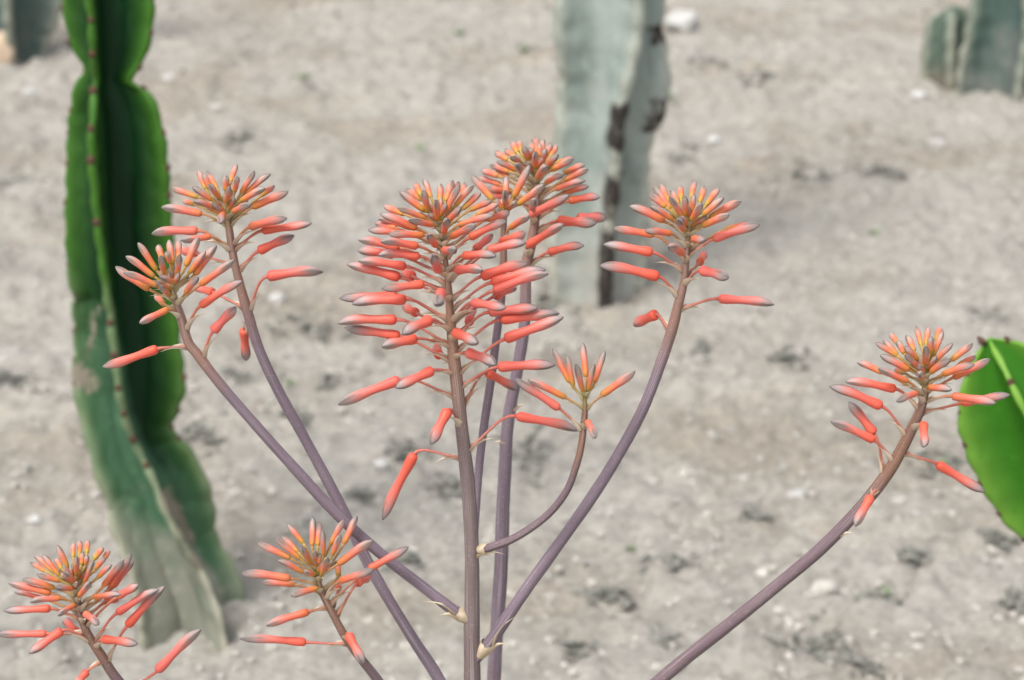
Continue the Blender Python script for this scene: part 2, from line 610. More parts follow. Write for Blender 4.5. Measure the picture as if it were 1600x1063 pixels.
def thorn_mesh(name, r, spine):
    """A small brown pad with two short spines, pointing along +X."""
    V, F = [], []
    prof = [(-0.4, 0.75), (0.15, 1.0), (0.6, 0.72), (0.85, 0.15)]
    for x, rr in prof:
        for k in range(6):
            a = 2 * math.pi * k / 6
            V.append((x * r, rr * r * math.cos(a), 1.35 * rr * r * math.sin(a)))
    for i in range(3):
        for k in range(6):
            F.append((i * 6 + k, i * 6 + (k + 1) % 6, (i + 1) * 6 + (k + 1) % 6, (i + 1) * 6 + k))
    F.append(tuple(18 + k for k in range(6)))
    for s in (-1, 1):
        b = len(V)
        for k in range(3):
            a = 2 * math.pi * k / 3
            V.append((0.5 * r, s * 0.4 * r + 0.22 * r * math.cos(a), 0.22 * r * math.sin(a)))
        V.append((spine, s * spine * 0.7, -0.1 * r))
        for k in range(3):
            F.append((b + k, b + (k + 1) % 3, b + 3))
    me = bpy.data.meshes.new(name)
    me.from_pydata(V, [], F)
    me.materials.append(M_AREOLE)
    me.polygons.foreach_set('use_smooth', [True] * len(F))
    return me


def add_thorns(parent, tips, period, me, ks, every=1, zmin=-9, offset=0.0, jit=0.0):
    last = {}
    for (i, k, s, p, d, T) in tips:
        if k not in ks or p.z < zmin: continue
        c = math.floor((s + offset) / period + k * 1.3 / (2 * math.pi) + 0.25)
        if last.get(k) is None:
            last[k] = c; continue
        if c != last[k]:
            last[k] = c
            if rng.random() < 0.08: continue
            o = bpy.data.objects.new('thorn_cushion', me)
            COL.objects.link(o)
            X = d.normalized(); Z = (-T).normalized(); Yv = Z.cross(X).normalized(); Z = X.cross(Yv)
            mtx = Matrix((X, Yv, Z)).transposed().to_4x4()
            o.parent = parent
            o.rotation_euler = mtx.to_euler()
            o.location = p - d * 0.002 - ORG[parent.name]
            sc = 0.85 + 0.4 * rng.random()
            o.scale = (sc, sc, sc)
            ORG[o.name] = p


def lfr_rows(data, Y, extra_top=None):
    rows = []
    ys = [d[0] for d in data]
    for (y, l, f, r) in data:
        ax = (l + r) / 2
        hw = (r - l) / 2 * 1.02
        f = float(np.interp(y + 0.40 * hw, ys, [d[2] for d in data]))   # the near rib shows lower in the picture
        rho = math.atan2(ax - f, hw)
        p = pix(ax, y, Y)
        rows.append((p, math.hypot(hw, (ax - f)) * mpp(Y) * 0.985, rho))
    return rows


def base_Y(py):
    return gpix(800, py).y


# --- tall green column on the left
YL = base_Y(968)
dataL = [(0, 97, 150, 238), (62, 105, 152, 234), (98, 119, 152, 221), (118, 131, 153, 207), (140, 112, 153, 228), (180, 106, 154, 254), (240, 104, 156, 265),
         (340, 103, 163, 267), (440, 105, 177, 271), (462, 116, 179, 273), (480, 108, 182, 281), (545, 112, 191, 289), (595, 113, 198, 292),
         (640, 124, 205, 278), (676, 140, 214, 266), (712, 149, 229, 278), (740, 158, 244, 304), (765, 167, 258, 324), (800, 174, 272, 333),
         (840, 192, 294, 336), (862, 204, 306, 334), (900, 214, 330, 352), (940, 219, 345, 380), (975, 224, 358, 386), (1000, 226, 364, 384), (1040, 226, 364, 384)]
rowsL = lfr_rows(dataL, YL)
top = rowsL[0][0]
pre = []
for dz, rr, rh in ((0.62, 0.006, .35), (0.605, 0.028, .35), (0.57, 0.05, .34), (0.45, 0.066, .33), (0.34, 0.060, .32), (0.28, 0.036, .31), (0.23, 0.058, .3), (0.10, 0.062, .3)):
    pre.append((top + Vector((-0.012 * dz, 0, dz)), rr, rh))
rowsL = pre + rowsL
zt, zb = 0.62, 0.02


FRONTX = ([d[0] for d in dataL], [d[2] for d in dataL])


def ageL(p):
    z = p.z
    # fresh above the old joint, greyer below it, corky at the foot; the left faces are the more weathered
    left = np.interp(z, [0.0, 0.06, 0.15, 0.25, 0.36, 0.47, 0.50, 0.53], [1.1, 1.0, 0.86, 0.66, 0.52, 0.40, 0.30, 0.0])
    right = np.interp(z, [0.0, 0.10, 0.20, 0.30, 0.42], [0.85, 0.66, 0.52, 0.25, 0.0])
    q = p - CAM
    yc = q.y * SP + q.z * CP
    zc = q.y * CP - q.z * SP
    fx = np.interp(H0 / 2 - yc / zc * FPX, FRONTX[0], FRONTX[1])
    w = max(0.0, min(1.0, ((W0 / 2 + q.x / zc * FPX) - fx) / 16 + 0.3))
    return float(left * (1 - w) + right * w)


def scarL(p, q, e):
    """Dry tan scars on the old part of the stem."""
    c = p - CAM
    zc = c.y * CP - c.z * SP
    x = W0 / 2 + c.x / zc * FPX
    y = H0 / 2 - (c.y * SP + c.z * CP) / zc * FPX
    if p.y > YL + 0.02: return 0.0
    v = 0.0
    for (x0, y0, x1, y1, w, a) in ((152, 478, 138, 560, 6, 0.8), (118, 585, 138, 600, 15, 1.0), (262, 770, 285, 820, 12, 0.85), (285, 820, 312, 880, 11, 0.7)):
        t = max(0.0, min(1.0, ((x - x0) * (x1 - x0) + (y - y0) * (y1 - y0)) / ((x1 - x0) ** 2 + (y1 - y0) ** 2)))
        d = math.hypot(x - x0 - t * (x1 - x0), y - y0 - t * (y1 - y0))
        v = max(v, a * max(0.0, 1 - (d / (w * 1.6)) ** 2))
    return v


sL = gpix(305, 968)
rootL = empty('columnar_cactus', Vector((sL.x, YL, gh(sL.x, YL))), 'tall dark green column cactus with wavy ribs and a corky grey foot', 'cactus')
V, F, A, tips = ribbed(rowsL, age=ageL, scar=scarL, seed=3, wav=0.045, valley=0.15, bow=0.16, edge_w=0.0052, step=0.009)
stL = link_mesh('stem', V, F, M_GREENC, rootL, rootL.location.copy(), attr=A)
TH = thorn_mesh('thorn_cushion', 0.0046, 0.0060)
add_thorns(stL, tips, 0.043, TH, (0, 1, 3), zmin=0.25)

# --- grey weathered column in the middle distance
YG = base_Y(452)
dataG = [(0, 868, 1000, 1044), (60, 872, 993, 1040), (120, 874, 986, 1042), (180, 870, 970, 1030), (215, 867, 962, 1020), (300, 862, 957, 1014),
         (380, 861, 950, 1010), (440, 861, 946, 1012), (480, 862, 944, 1016), (520, 862, 944, 1016)]
rowsG = lfr_rows(dataG, YG)
top = rowsG[0][0]
pre = []
for dz, rr in ((1.02, 0.006), (1.0, 0.045), (0.95, 0.085), (0.80, 0.112), (0.62, 0.105), (0.52, 0.075), (0.44, 0.105), (0.2, 0.118)):
    pre.append((top + Vector((0.02 * dz, 0, dz)), rr, rowsG[0][2]))
rowsG = pre + rowsG


def zof(py, Y): return pix(950, py, Y).z


zz = [(zof(120, YG), zof(500, YG), 0.5), (zof(135, YG), zof(225, YG), 1.0), (zof(255, YG), zof(300, YG), 1.0), (zof(335, YG), zof(500, YG), 0.95)]
zz2 = [(zof(40, YG), zof(80, YG), 0.9), (zof(150, YG), zof(215, YG), 0.8), (zof(330, YG), zof(490, YG), 0.4)]


def band(z, L):
    v = 0.0
    for hi, lo, a in L:
        m_ = (hi + lo) / 2; h = abs(hi - lo) / 2
        v = max(v, a * max(0.0, min(1.0, (h - abs(z - m_)) / (0.3 * h))))
    return v


def scarG(p, q, e):
    v = 0.0
    if q == 0: v = band(p.z, zz) * max(0.0, min(1.0, (e - 0.38) / 0.3)) * 0.95
    if q == 3: v = max(v, band(p.z, zz2) * max(0.0, min(1.0, (e - 0.45) / 0.3)) * 0.9)
    return v


def ageG(p):
    return float(np.interp(p.z, [0.0, 0.15, 0.45, 0.75, 1.4], [1.0, 0.85, 0.62, 0.58, 0.35]))


sG = gpix(940, 452)
rootG = empty('columnar_cactus', Vector((sG.x, YG, gh(sG.x, YG))), 'pale grey green column cactus with dark cracked corky rib', 'cactus')
V, F, A, tips = ribbed(rowsG, age=ageG, scar=scarG, seed=11, wav=0.06, valley=0.34, edge_w=0.013, period=0.06)
link_mesh('stem', V, F, M_GREYC, rootG, rootG.location.copy(), attr=A)

# --- far cactus at the upper right: a column and a short side stem
YR = base_Y(150)
rootR = empty('columnar_cactus', Vector((gpix(1560, 150).x, YR, 0)), 'grey green ribbed cactus with a short stump beside its column', 'cactus')
dataR = [(-260, 1552, 1592, 1680), (-120, 1540, 1590, 1672), (0, 1524, 1590, 1664), (60, 1510, 1588, 1656), (110, 1497, 1582, 1648), (150, 1490, 1578, 1640), (190, 1490, 1578, 1640)]
rowsR = lfr_rows(dataR, YR)
top = rowsR[0][0]
rowsR = [(top + Vector((0.05, 0, 0.6)), 0.006, rowsR[0][2]), (top + Vector((0.045, 0, 0.57)), 0.06, rowsR[0][2]), (top + Vector((0.03, 0, 0.4)), 0.12, rowsR[0][2])] + rowsR
V, F, A, _ = ribbed(rowsR, ribs=4, age=lambda p: float(np.interp(p.z, [0, .2, .5, 1.0], [.95, .72, .55, .3])), seed=21, valley=0.24, edge_w=0.012, wav=0.04, period=0.06)
link_mesh('stem', V, F, M_FARC, rootR, rootR.location.copy(), attr=A)
YR2 = base_Y(135)
dataR2 = [(12, 1474, 1482, 1492), (20, 1460, 1482, 1512), (45, 1448, 1482, 1520), (80, 1442, 1482, 1522), (120, 1439, 1480, 1520), (137, 1440, 1480, 1518), (175, 1440, 1480, 1518)]
V, F, A, _ = ribbed(lfr_rows(dataR2, YR2), ribs=4, age=lambda p: float(np.interp(p.z, [0, .07, .2, .5], [1.0, .8, .55, .45])), seed=25, valley=0.45, edge_w=0.014, wav=0.05, period=0.06)
link_mesh('side_stem', V, F, M_STUMPC, rootR, rootR.location.copy(), attr=A)

# --- far cactus at the upper left
YU = base_Y(97)
rootU = empty('columnar_cactus', Vector((gpix(30, 97).x, YU, 0)), 'blue grey ribbed cactus column rising behind a tan boulder', 'cactus')
dataU = [(-240, -45, 20, 98), (-120, -45, 22, 96), (0, -40, 24, 92), (25, -38, 25, 86), (50, -34, 26, 76), (80, -26, 27, 72), (104, -22, 28, 74), (140, -22, 28, 74)]
rowsU = lfr_rows(dataU, YU)
top = rowsU[0][0]
rowsU = [(top + Vector((0.0, 0, 0.5)), 0.006, 0), (top + Vector((0, 0, 0.47)), 0.06, 0), (top + Vector((0, 0, 0.3)), 0.12, 0)] + rowsU
V, F, A, _ = ribbed(rowsU, ribs=4, age=lambda p: float(np.interp(p.z, [0, .2, .5, 1.0], [.9, .72, .6, .4])), seed=31, valley=0.26, edge_w=0.013, wav=0.05, period=0.06)
link_mesh('stem', V, F, M_FARC, rootU, rootU.location.copy(), attr=A)

# --- bright green arm of a cactus at the right edge
YP = 1.86
m_ = mpp(YP)
axP = [(1546, 531, 6), (1547, 533, 13), (1550, 541, 27), (1557, 557, 49), (1572, 592, 81), (1591, 634, 100), (1614, 685, 106), (1640, 738, 106), (1668, 785, 98),
       (1700, 828, 78), (1728, 862, 46), (1756, 900, 66), (1788, 960, 88), (1812, 1040, 92), (1822, 1130, 84), (1826, 1240, 76)]
rowsP = [(pix(x, y, YP), r * m_, -0.02) for x, y, r in axP]
last = rowsP[-1][0]
for zq, rr in ((0.25, 0.042), (0.12, 0.045), (-0.04, 0.045)):
    rowsP.append((Vector((last.x + 0.004, YP, zq)), rr, -0.02))
rootP = empty('columnar_cactus', Vector((last.x, YP, gh(last.x, YP))), 'bright green cactus with a rounded thorny tip and brown rib spots', 'cactus')
V, F, A, tips = ribbed(rowsP, ribs=4, seed=41, valley=0.22, edge_w=0.0030, scallop=0.045, period=0.034, wav=0.02, step=0.007,
                       age=lambda p: float(np.interp(p.z, [0, 0.2, 0.4, 0.5], [0.9, 0.5, 0.15, 0.0])))
stP = link_mesh('stem', V, F, M_PADC, rootP, rootP.location.copy(), attr=A)
THP = thorn_mesh('thorn_cushion', 0.0030, 0.0065)
add_thorns(stP, tips, 0.034, THP, (0, 1, 2, 3), zmin=0.3)

# dried leaf left on the growing tip
tp = rowsP[0][0]
V, F = tube([tp + Vector((-0.004 - 0.0015 * i, -0.002, 0.0015 * i - 0.004)) for i in range(6)], [0.002, 0.003, 0.0036, 0.003, 0.002, 0.001], 8)
link_mesh('dried_leaf', V, F, M_AREOLE, rootP, tp)

# ------------------------------------------------------------------ stones, weeds, litter
def rock_mesh(name, seed, flat=0.55, sub=2, amp=0.3):
    import bmesh
    bm = bmesh.new()
    bmesh.ops.create_icosphere(bm, subdivisions=sub, radius=1.0)
    for v in bm.verts:
        n = mnoise.noise(v.co * 0.9 + Vector((seed * 3.7, 0, 0))) * amp * 1.6 + mnoise.noise(v.co * 2.3 + Vector((0, seed * 5.1, 0))) * amp * 0.7
        v.co *= 1 + n
        v.co.z *= flat
    me = bpy.data.meshes.new(name)
    bm.to_mesh(me)
    bm.free()
    return me


# (px, py, half width in px, material, flatness, label)
STONES = [
    (1066, 46, 27, M_STONE_W, 0.6, 'chalky white stone just behind the cracked grey cactus'),
    (20, 556, 34, M_STONE_G, 0.45, 'flat grey stone lying left of the tall green cactus'),
    (-2, 108, 22, M_STONE_T, 1.7, 'tan boulder at the foot of the blue grey cactus'),
    (1290, 918, 22, M_STONE_S, 0.6, 'round pale pebble on soil below the long right branch'),
    (1245, 768, 17, M_STONE_W, 0.22, 'flat bluish white chip on soil above the right branch'),
    (1192, 897, 12, M_STONE_S, 0.6, 'small cream pebble near the round pale pebble'),
    (1068, 732, 9, M_STONE_S, 0.7, 'tiny cream pebble between the two right branches'),
    (1465, 226, 16, M_STONE_W, 0.5, 'small white stone below the far right cactus'),
    (1434, 167, 14, M_STONE_W, 0.5, 'white pebble beside the stump of the far right cactus'),
    (54, 813, 12, M_STONE_W, 0.6, 'white pebble left of the tall cactus foot'),
    (47, 143, 14, M_STONE_W, 0.5, 'white pebble in front of the blue grey cactus'),
    (290, 764, 16, M_STONE_S, 0.5, 'pale stone tucked against the wavy rib of the tall cactus'),
    (341, 160, 13, M_STONE_S, 0.5, 'cream pebble right of the tall cactus neck'),
    (265, 118, 12, M_STONE_W, 0.5, 'whitish pebble just right of the tall cactus neck'),
    (1096, 100, 18, M_STONE_G, 0.5, 'dull grey stone under the chalky white stone'),
    (1116, 222, 12, M_STONE_W, 0.5, 'white pebble right of the cracked grey cactus'),
    (596, 712, 13, M_STONE_W, 0.5, 'whitish pebble beside the hanging red flower'),
    (434, 462, 14, M_STONE_W, 0.5, 'white chip behind the lone flower of the rear left branch'),
]
for i, (px, py, hw, mm, fl, lab) in enumerate(STONES):
    g = gpix(px, py)
    s = hw * g.y / CP / FPX
    me = rock_mesh('stone', i + 1, fl, 3 if hw > 20 else 2)
    me.materials.append(mm)
    me.polygons.foreach_set('use_smooth', [hw <= 30] * len(me.polygons))
    o = bpy.data.objects.new('stone', me)
    COL.objects.link(o)
    o.location = (g.x, g.y, gh(g.x, g.y) + s * fl * 0.25)
    o.scale = (s, s * 0.85, s)
    o.rotation_euler = (0, 0, rng.uniform(-0.5, 0.5))
    tag(o, lab, 'stone')

# weeds
def leaf_blade():
    V, F = [], []
    for i, (x, w, z) in enumerate([(0, .05, 0), (.25, .16, .10), (.5, .24, .17), (.78, .18, .18), (1.0, .02, .13)]):
        V += [(x, -w, z + w * .25), (x, 0, z), (x, w, z + w * .25)]
    for i in range(4):
        for k in range(2):
            F.append((i * 3 + k, i * 3 + k + 1, i * 3 + k + 4, i * 3 + k + 3))
    me = bpy.data.meshes.new('leaf')
    me.from_pydata(V, [], F)
    me.materials.append(M_WEED)
    me.polygons.foreach_set('use_smooth', [True] * len(F))
    return me


LEAF = leaf_blade()
WEEDS = [(474, 136, 22, 'small green weed right of the tall cactus neck'), (718, 50, 18, 'pale weed far behind the rear aloe head'),
         (820, 86, 22, 'low green weed left of the cracked grey cactus'), (655, 230, 18, 'tiny weed left of the rear aloe head'),
         (1364, 375, 20, 'sparse weed on bare soil right of the tall right flower head'), (986, 856, 17, 'bright green seedling near the curved small branch'),
         (1048, 160, 20, 'faint green weed at the cracked cactus right side'), (946, 850, 8, 'tiny seedling next to the bright green seedling'),
         (1385, 930, 22, 'dark green low weed by the long right branch'), (1470, 745, 26, 'dull green weed behind the right branch flowers'),
         (455, 600, 20, 'dull green weed between the two left stalks')]
for px, py, hw, lab in WEEDS:
    g = gpix(px, py)
    s = hw * g.y / CP / FPX
    z = gh(g.x, g.y)
    w = empty('weed', Vector((g.x, g.y, z)), lab, 'weed')
    for k in range(11):
        o = bpy.data.objects.new('leaf', LEAF)
        COL.objects.link(o)
        o.parent = w
        o.location = (rng.uniform(-.3, .3) * s, rng.uniform(-.3, .3) * s, 0.002)
        o.rotation_euler = (rng.uniform(-.3, .3), -rng.uniform(0.1, 1.0), rng.uniform(0, 6.28))
        ls = s * rng.uniform(0.4, 0.7)
        o.scale = (ls, ls, ls)


def scatter(name, protos, items, m, label, kind='stuff', smooth=False):
    """Many small pieces joined into one mesh; protos are (V, F) arrays."""
    VV, FF = [], []
    base = 0
    for (pi, loc, sc, rot) in items:
        pv, pf = protos[pi]
        c, s_ = math.cos(rot), math.sin(rot)
        v = pv * np.array(sc)
        v = np.stack([v[:, 0] * c - v[:, 1] * s_, v[:, 0] * s_ + v[:, 1] * c, v[:, 2]], -1) + np.array(loc)
        VV.append(v)
        FF.append(pf + base)
        base += len(v)
    VV = np.concatenate(VV).astype(np.float32)
    FF = np.concatenate(FF).astype(np.int32)
    me = bpy.data.meshes.new(name)
    me.vertices.add(len(VV)); me.vertices.foreach_set('co', VV.ravel())
    k = FF.shape[1]
    me.loops.add(FF.size); me.loops.foreach_set('vertex_index', FF.ravel())
    me.polygons.add(len(FF))
    me.polygons.foreach_set('loop_start', np.arange(0, FF.size, k, dtype=np.int32))
    me.polygons.foreach_set('loop_total', np.full(len(FF), k, dtype=np.int32))
    me.polygons.foreach_set('use_smooth', np.full(len(FF), smooth, dtype=bool))
    me.update(calc_edges=True)
    me.materials.append(m)
    o = bpy.data.objects.new(name, me)
    COL.objects.link(o)
    o['kind'] = kind
    o['label'] = label
    return o


def proto(seed):
    me = rock_mesh('tmp', seed, 0.65, 1, 0.35)
    v = np.array([tuple(x.co) for x in me.vertices]); f = np.array([tuple(p.vertices) for p in me.polygons])
    bpy.data.meshes.remove(me)
    return v, f


PR = [proto(50 + i) for i in range(8)]
nr = np.random.RandomState(5)


def field(n, smin, smax, power=2.5, clump=None):
    Yv = 2.3 + (nr.rand(n) ** 1.4) * 6.2
    Xv = (nr.rand(n) - 0.5) * 2 * (0.30 * Yv + 0.35)
    if clump is not None:
        k = vnoise(Xv * clump, Yv * clump, 33) > 0.05
        Xv, Yv = Xv[k], Yv[k]
    Z = gheight(Xv, Yv)
    S = smin + (smax - smin) * nr.rand(len(Xv)) ** power
    return [(nr.randint(len(PR)), (x, y, z + s * 0.15), (s, s * (0.7 + 0.3 * nr.rand()), s), nr.rand() * 6.28) for x, y, z, s in zip(Xv, Yv, Z, S)]


scatter('pebbles', PR, field(4000, 0.0015, 0.008, 3.5), M_STONE_S, 'small pale pebbles strewn over the sandy soil')
scatter('soil_crumbs', PR, field(9000, 0.002, 0.009, 2.0, 2.3), M_STONE_G, 'grey crumbs of soil scattered over the ground')
scatter('soil_clods', PR, field(8000, 0.003, 0.010, 2.5), M_CLOD, 'sandy clods of the same colour as the soil')

FL = (np.array([(-1, -.4, 0), (-.3, -.55, .3), (.4, -.4, .35), (1, 0, .1), (.4, .4, .3), (-.3, .5, .35), (-1, .3, .05), (0, 0, .12)], dtype=float),
      np.array([(0, 1, 7), (1, 2, 7), (2, 3, 7), (3, 4, 7), (4, 5, 7), (5, 6, 7), (6, 0, 7)]))
LIT = [(1265, 285, 45, 10), (1375, 283, 25, 8), (480, 512, 40, 14), (512, 605, 14, 10), (310, 680, 20, 10), (832, 710, 24, 14),
       (640, 690, 26, 12), (1460, 742, 30, 12), (1375, 936, 32, 8), (1275, 1005, 36, 18), (1185, 800, 20, 8), (1050, 885, 30, 12), (1045, 1010, 24, 20),
       (950, 930, 30, 10), (1100, 540, 12, 10), (370, 215, 25, 10), (22, 292, 26, 12), (1550, 500, 25, 8), (1068, 238, 20, 8),
       (690, 745, 22, 12), (830, 690, 16, 14), (1340, 1045, 24, 8), (15, 600, 22, 8), (870, 470, 20, 8), (1560, 850, 20, 10), (1420, 880, 26, 8),
       (1110, 105, 20, 8), (1185, 130, 20, 8), (380, 580, 22, 10), (460, 640, 16, 12), (620, 880, 25, 10), (905, 1010, 22, 10), (560, 760, 20, 8), (1580, 960, 20, 10), (1230, 560, 22, 8)]
items = []
for px, py, rx, ry in LIT:
    for k in range(int(14 + rx * 1.3)):
        gxp = px + nr.randn() * rx * 0.75
        gyp = py + nr.randn() * ry * 0.8
        g = gpix(gxp, gyp)
        s = (0.003 + 0.009 * nr.rand() ** 2) * (g.y / 3) ** 0.5
        items.append((0, (g.x, g.y, gh(g.x, g.y) + 0.005), (s * 1.25, s, s * (0.6 + nr.rand())), nr.rand() * 6.28))
scatter('dry_litter', [FL], items, M_LITTER, 'dark dry leaf litter and crumbs in loose patches on the soil')

# ------------------------------------------------------------------ aloes
def interp_prof(t, prof):
    xs = [p[0] for p in prof]; ys = [p[1] for p in prof]
    return float(np.interp(t, xs, ys))


P_MAT = [(0, 0.40), (.018, 0.78), (.05, 0.97), (.10, 1.0), (.17, .97), (.28, .85), (.38, .77), (.50, .84), (.62, .97), (.72, 1.0), (.80, .93), (.87, .78), (.93, .54), (.97, .32), (1, .10)]
P_YNG = [(0, 0.35), (.03, 0.58), (.12, 0.76), (.3, 0.86), (.5, .93), (.66, 1.0), (.78, .96), (.87, .78), (.94, .52), (.975, .33), (1, .12)]
TS = [0, .018, .05, .10, .17, .25, .34, .43, .52, .61, .69, .76, .82, .87, .915, .95, .978, 1.0]
NS = 18


def make_flower(parent, b, tip, rad, youth, bendv, seed, openness=0.0):
    r2 = random.Random(seed)
    ax = tip - b
    L = ax.length
    ctrl = []
    n = len(TS)
    ph = r2.random() * 6.28
    pts, rr = [], []
    for t in TS:
        off = bendv * (math.sin(math.pi * t) * 0.6 + 0.4 * math.sin(2 * math.pi * t) * -0.5)
        pts.append(b + ax * t + off)
        rr.append(rad * (interp_prof(t, P_MAT) * (1 - youth) + interp_prof(t, P_YNG) * youth))
    fr = frames(pts, Vector((0.13, -0.4, 0.9)))
    V, F, A = [], [], []
    for i, t in enumerate(TS):
        T, N, B = fr[i]
        lob = 0.075 * max(0.0, min(1.0, (t - 0.45) / 0.3))
        for k in range(NS):
            a = 2 * math.pi * k / NS
            c3 = math.cos(3 * a + ph)
            r = rr[i] * (1 + lob * c3)
            V.append(pts[i] + (N * math.cos(a) + B * math.sin(a) * 0.94) * r)
            A.append((t, youth, 0.5 + 0.5 * c3))
    for i in range(n - 1):
        for k in range(NS):
            k2 = (k + 1) % NS
            F.append((i * NS + k, i * NS + k2, (i + 1) * NS + k2, (i + 1) * NS + k))
    V.append(pts[0] - ax * 0.006); A.append((0, youth, .5))
    V.append(pts[-1] + ax * 0.006); A.append((1, youth, .5))
    c0, c1 = len(V) - 2, len(V) - 1
    for k in range(NS):
        F.append((c0, (k + 1) % NS, k))
        F.append((c1, (n - 1) * NS + k, (n - 1) * NS + (k + 1) % NS))
    return link_mesh('flower', V, F, M_FLOWER, parent, b, attr=A)


def make_pedicel(parent, a, b, fdir, rad, youth):
    d = (b - a).length
    c1 = a.lerp(b, 0.4) + Vector((0, 0, -0.04 * d))
    c2 = b - fdir * d * 0.30
    pts = []
    n = 8
    for i in range(n):
        t = i / (n - 1)
        pts.append(a * (1 - t) ** 3 + c1 * 3 * t * (1 - t) ** 2 + c2 * 3 * t * t * (1 - t) + b * t ** 3)
    rr = [rad * (1.25 - 0.35 * math.sin(math.pi * i / (n - 1)) + (0.25 if i == n - 1 else 0)) for i in range(n)]
    V, F = tube(pts, rr, 7)
    A = [(i // 7 / (n - 1), youth, 0) for i in range(len(V))]
    return link_mesh('pedicel', V, F, M_PED, parent, a, attr=A)


def make_bract(parent, a, direction, length, width, seed, green=0.0, curl=0.0, down=None):
    r2 = random.Random(seed)
    d = direction.normalized()
    down = down if down is not None else Vector((0, 0, -1))
    dn = (down - d * down.dot(d))
    if dn.length < 1e-3: dn = d.orthogonal()
    dn.normalize()
    sd_ = d.cross(dn)
    V, F, A = [], [], []
    n = 8
    wprof = [0.85, 1.0, 0.88, 0.68, 0.46, 0.27, 0.12, 0.03]
    cv = r2.uniform(-0.10, 0.22) + curl
    tw = r2.uniform(-0.5, 0.5)
    thick = width * 0.10
    for side in (1, -1):
        for i in range(n):
            t = i / (n - 1)
            c = a + d * (length * t) + dn * (width * 0.42 + length * (cv * t * t - 0.10 * math.sin(math.pi * t))) + sd_ * (length * 0.12 * tw * t * t)
            w = width * 0.5 * wprof[i]
            for k in range(5):
                u = (k - 2) / 2
                V.append(c + sd_ * (u * w) - dn * (u * u * w * 0.85) - dn * (side * thick * (1 - t) * (1 - u * u)))
                A.append((t, 1 - abs(u), green))
    m_ = n * 5
    for i in range(n - 1):
        for k in range(4):
            p = i * 5 + k
            F.append((p, p + 1, p + 6, p + 5))
            p += m_
            F.append((p, p + 5, p + 6, p + 1))
    return link_mesh('bract', V, F, M_BRACT, parent, a, attr=A)


class Stalk:
    def __init__(self, plant, pts, material, head_len, label=None, sides=14, ridge=0.03, name='flower_stalk'):
        """pts: (px, py, Y, radius px) from apex to foot, or (Vector, radius m)."""
        P = []
        for p in pts:
            if isinstance(p[0], Vector):
                v, r = p
                P.append((v.x, v.y, v.z, r))
            else:
                v = pix(p[0], p[1], p[2])
                P.append((v.x, v.y, v.z, p[3] * 0.89 * mpp(p[2])))
        D = spline(P, 12)
        self.P = [Vector(d[:3]) for d in D]
        rad = self.rad = [max(0.0005, d[3]) for d in D]
        self.pxs = []
        for v in self.P:
            q = v - CAM
            zc = q.y * CP - q.z * SP
            yc = q.y * SP + q.z * CP
            self.pxs.append((W0 / 2 + q.x / zc * FPX, H0 / 2 - yc / zc * FPX))
        sd_ = len(ORG) * 1.7
        rad = self.rad = [r * (1 + 0.05 * mnoise.noise(p * 38 + Vector((sd_, 0, 0))) + 0.03 * mnoise.noise(p * 120)) for r, p in zip(rad, self.P)]
        self.P = [p + Vector((mnoise.noise(p * 14 + Vector((sd_, 3, 0))), mnoise.noise(p * 14 + Vector((0, sd_, 7))), 0)) * 0.0012 for p in self.P]
        V, F = tube(self.P, rad, sides, ridge=ridge)
        s = 0
        A = []
        for i in range(len(self.P)):
            if i: s += (self.P[i] - self.P[i - 1]).length
            hs_ = max(0.0, 1 - s / (head_len * mpp(1.28)) * 0.5)
            for k in range(sides):
                u = k / sides
                A.append((hs_, abs(2 * u - 1), s))
        self.o = link_mesh(name, V, F, material, plant, self.P[-1], attr=A)
        if label: self.o['label'] = label
        self.len_px = []
        acc = 0
        for i in range(len(self.pxs)):
            if i: acc += math.dist(self.pxs[i], self.pxs[i - 1])
            self.len_px.append(acc)

    def at_len(self, l):
        for i, v in enumerate(self.len_px):
            if v >= l: return i
        return len(self.len_px) - 1

    def nearest(self, x, y):
        return min(range(len(self.pxs)), key=lambda i: (self.pxs[i][0] - x) ** 2 + (self.pxs[i][1] - y) ** 2)


SEED = [100]


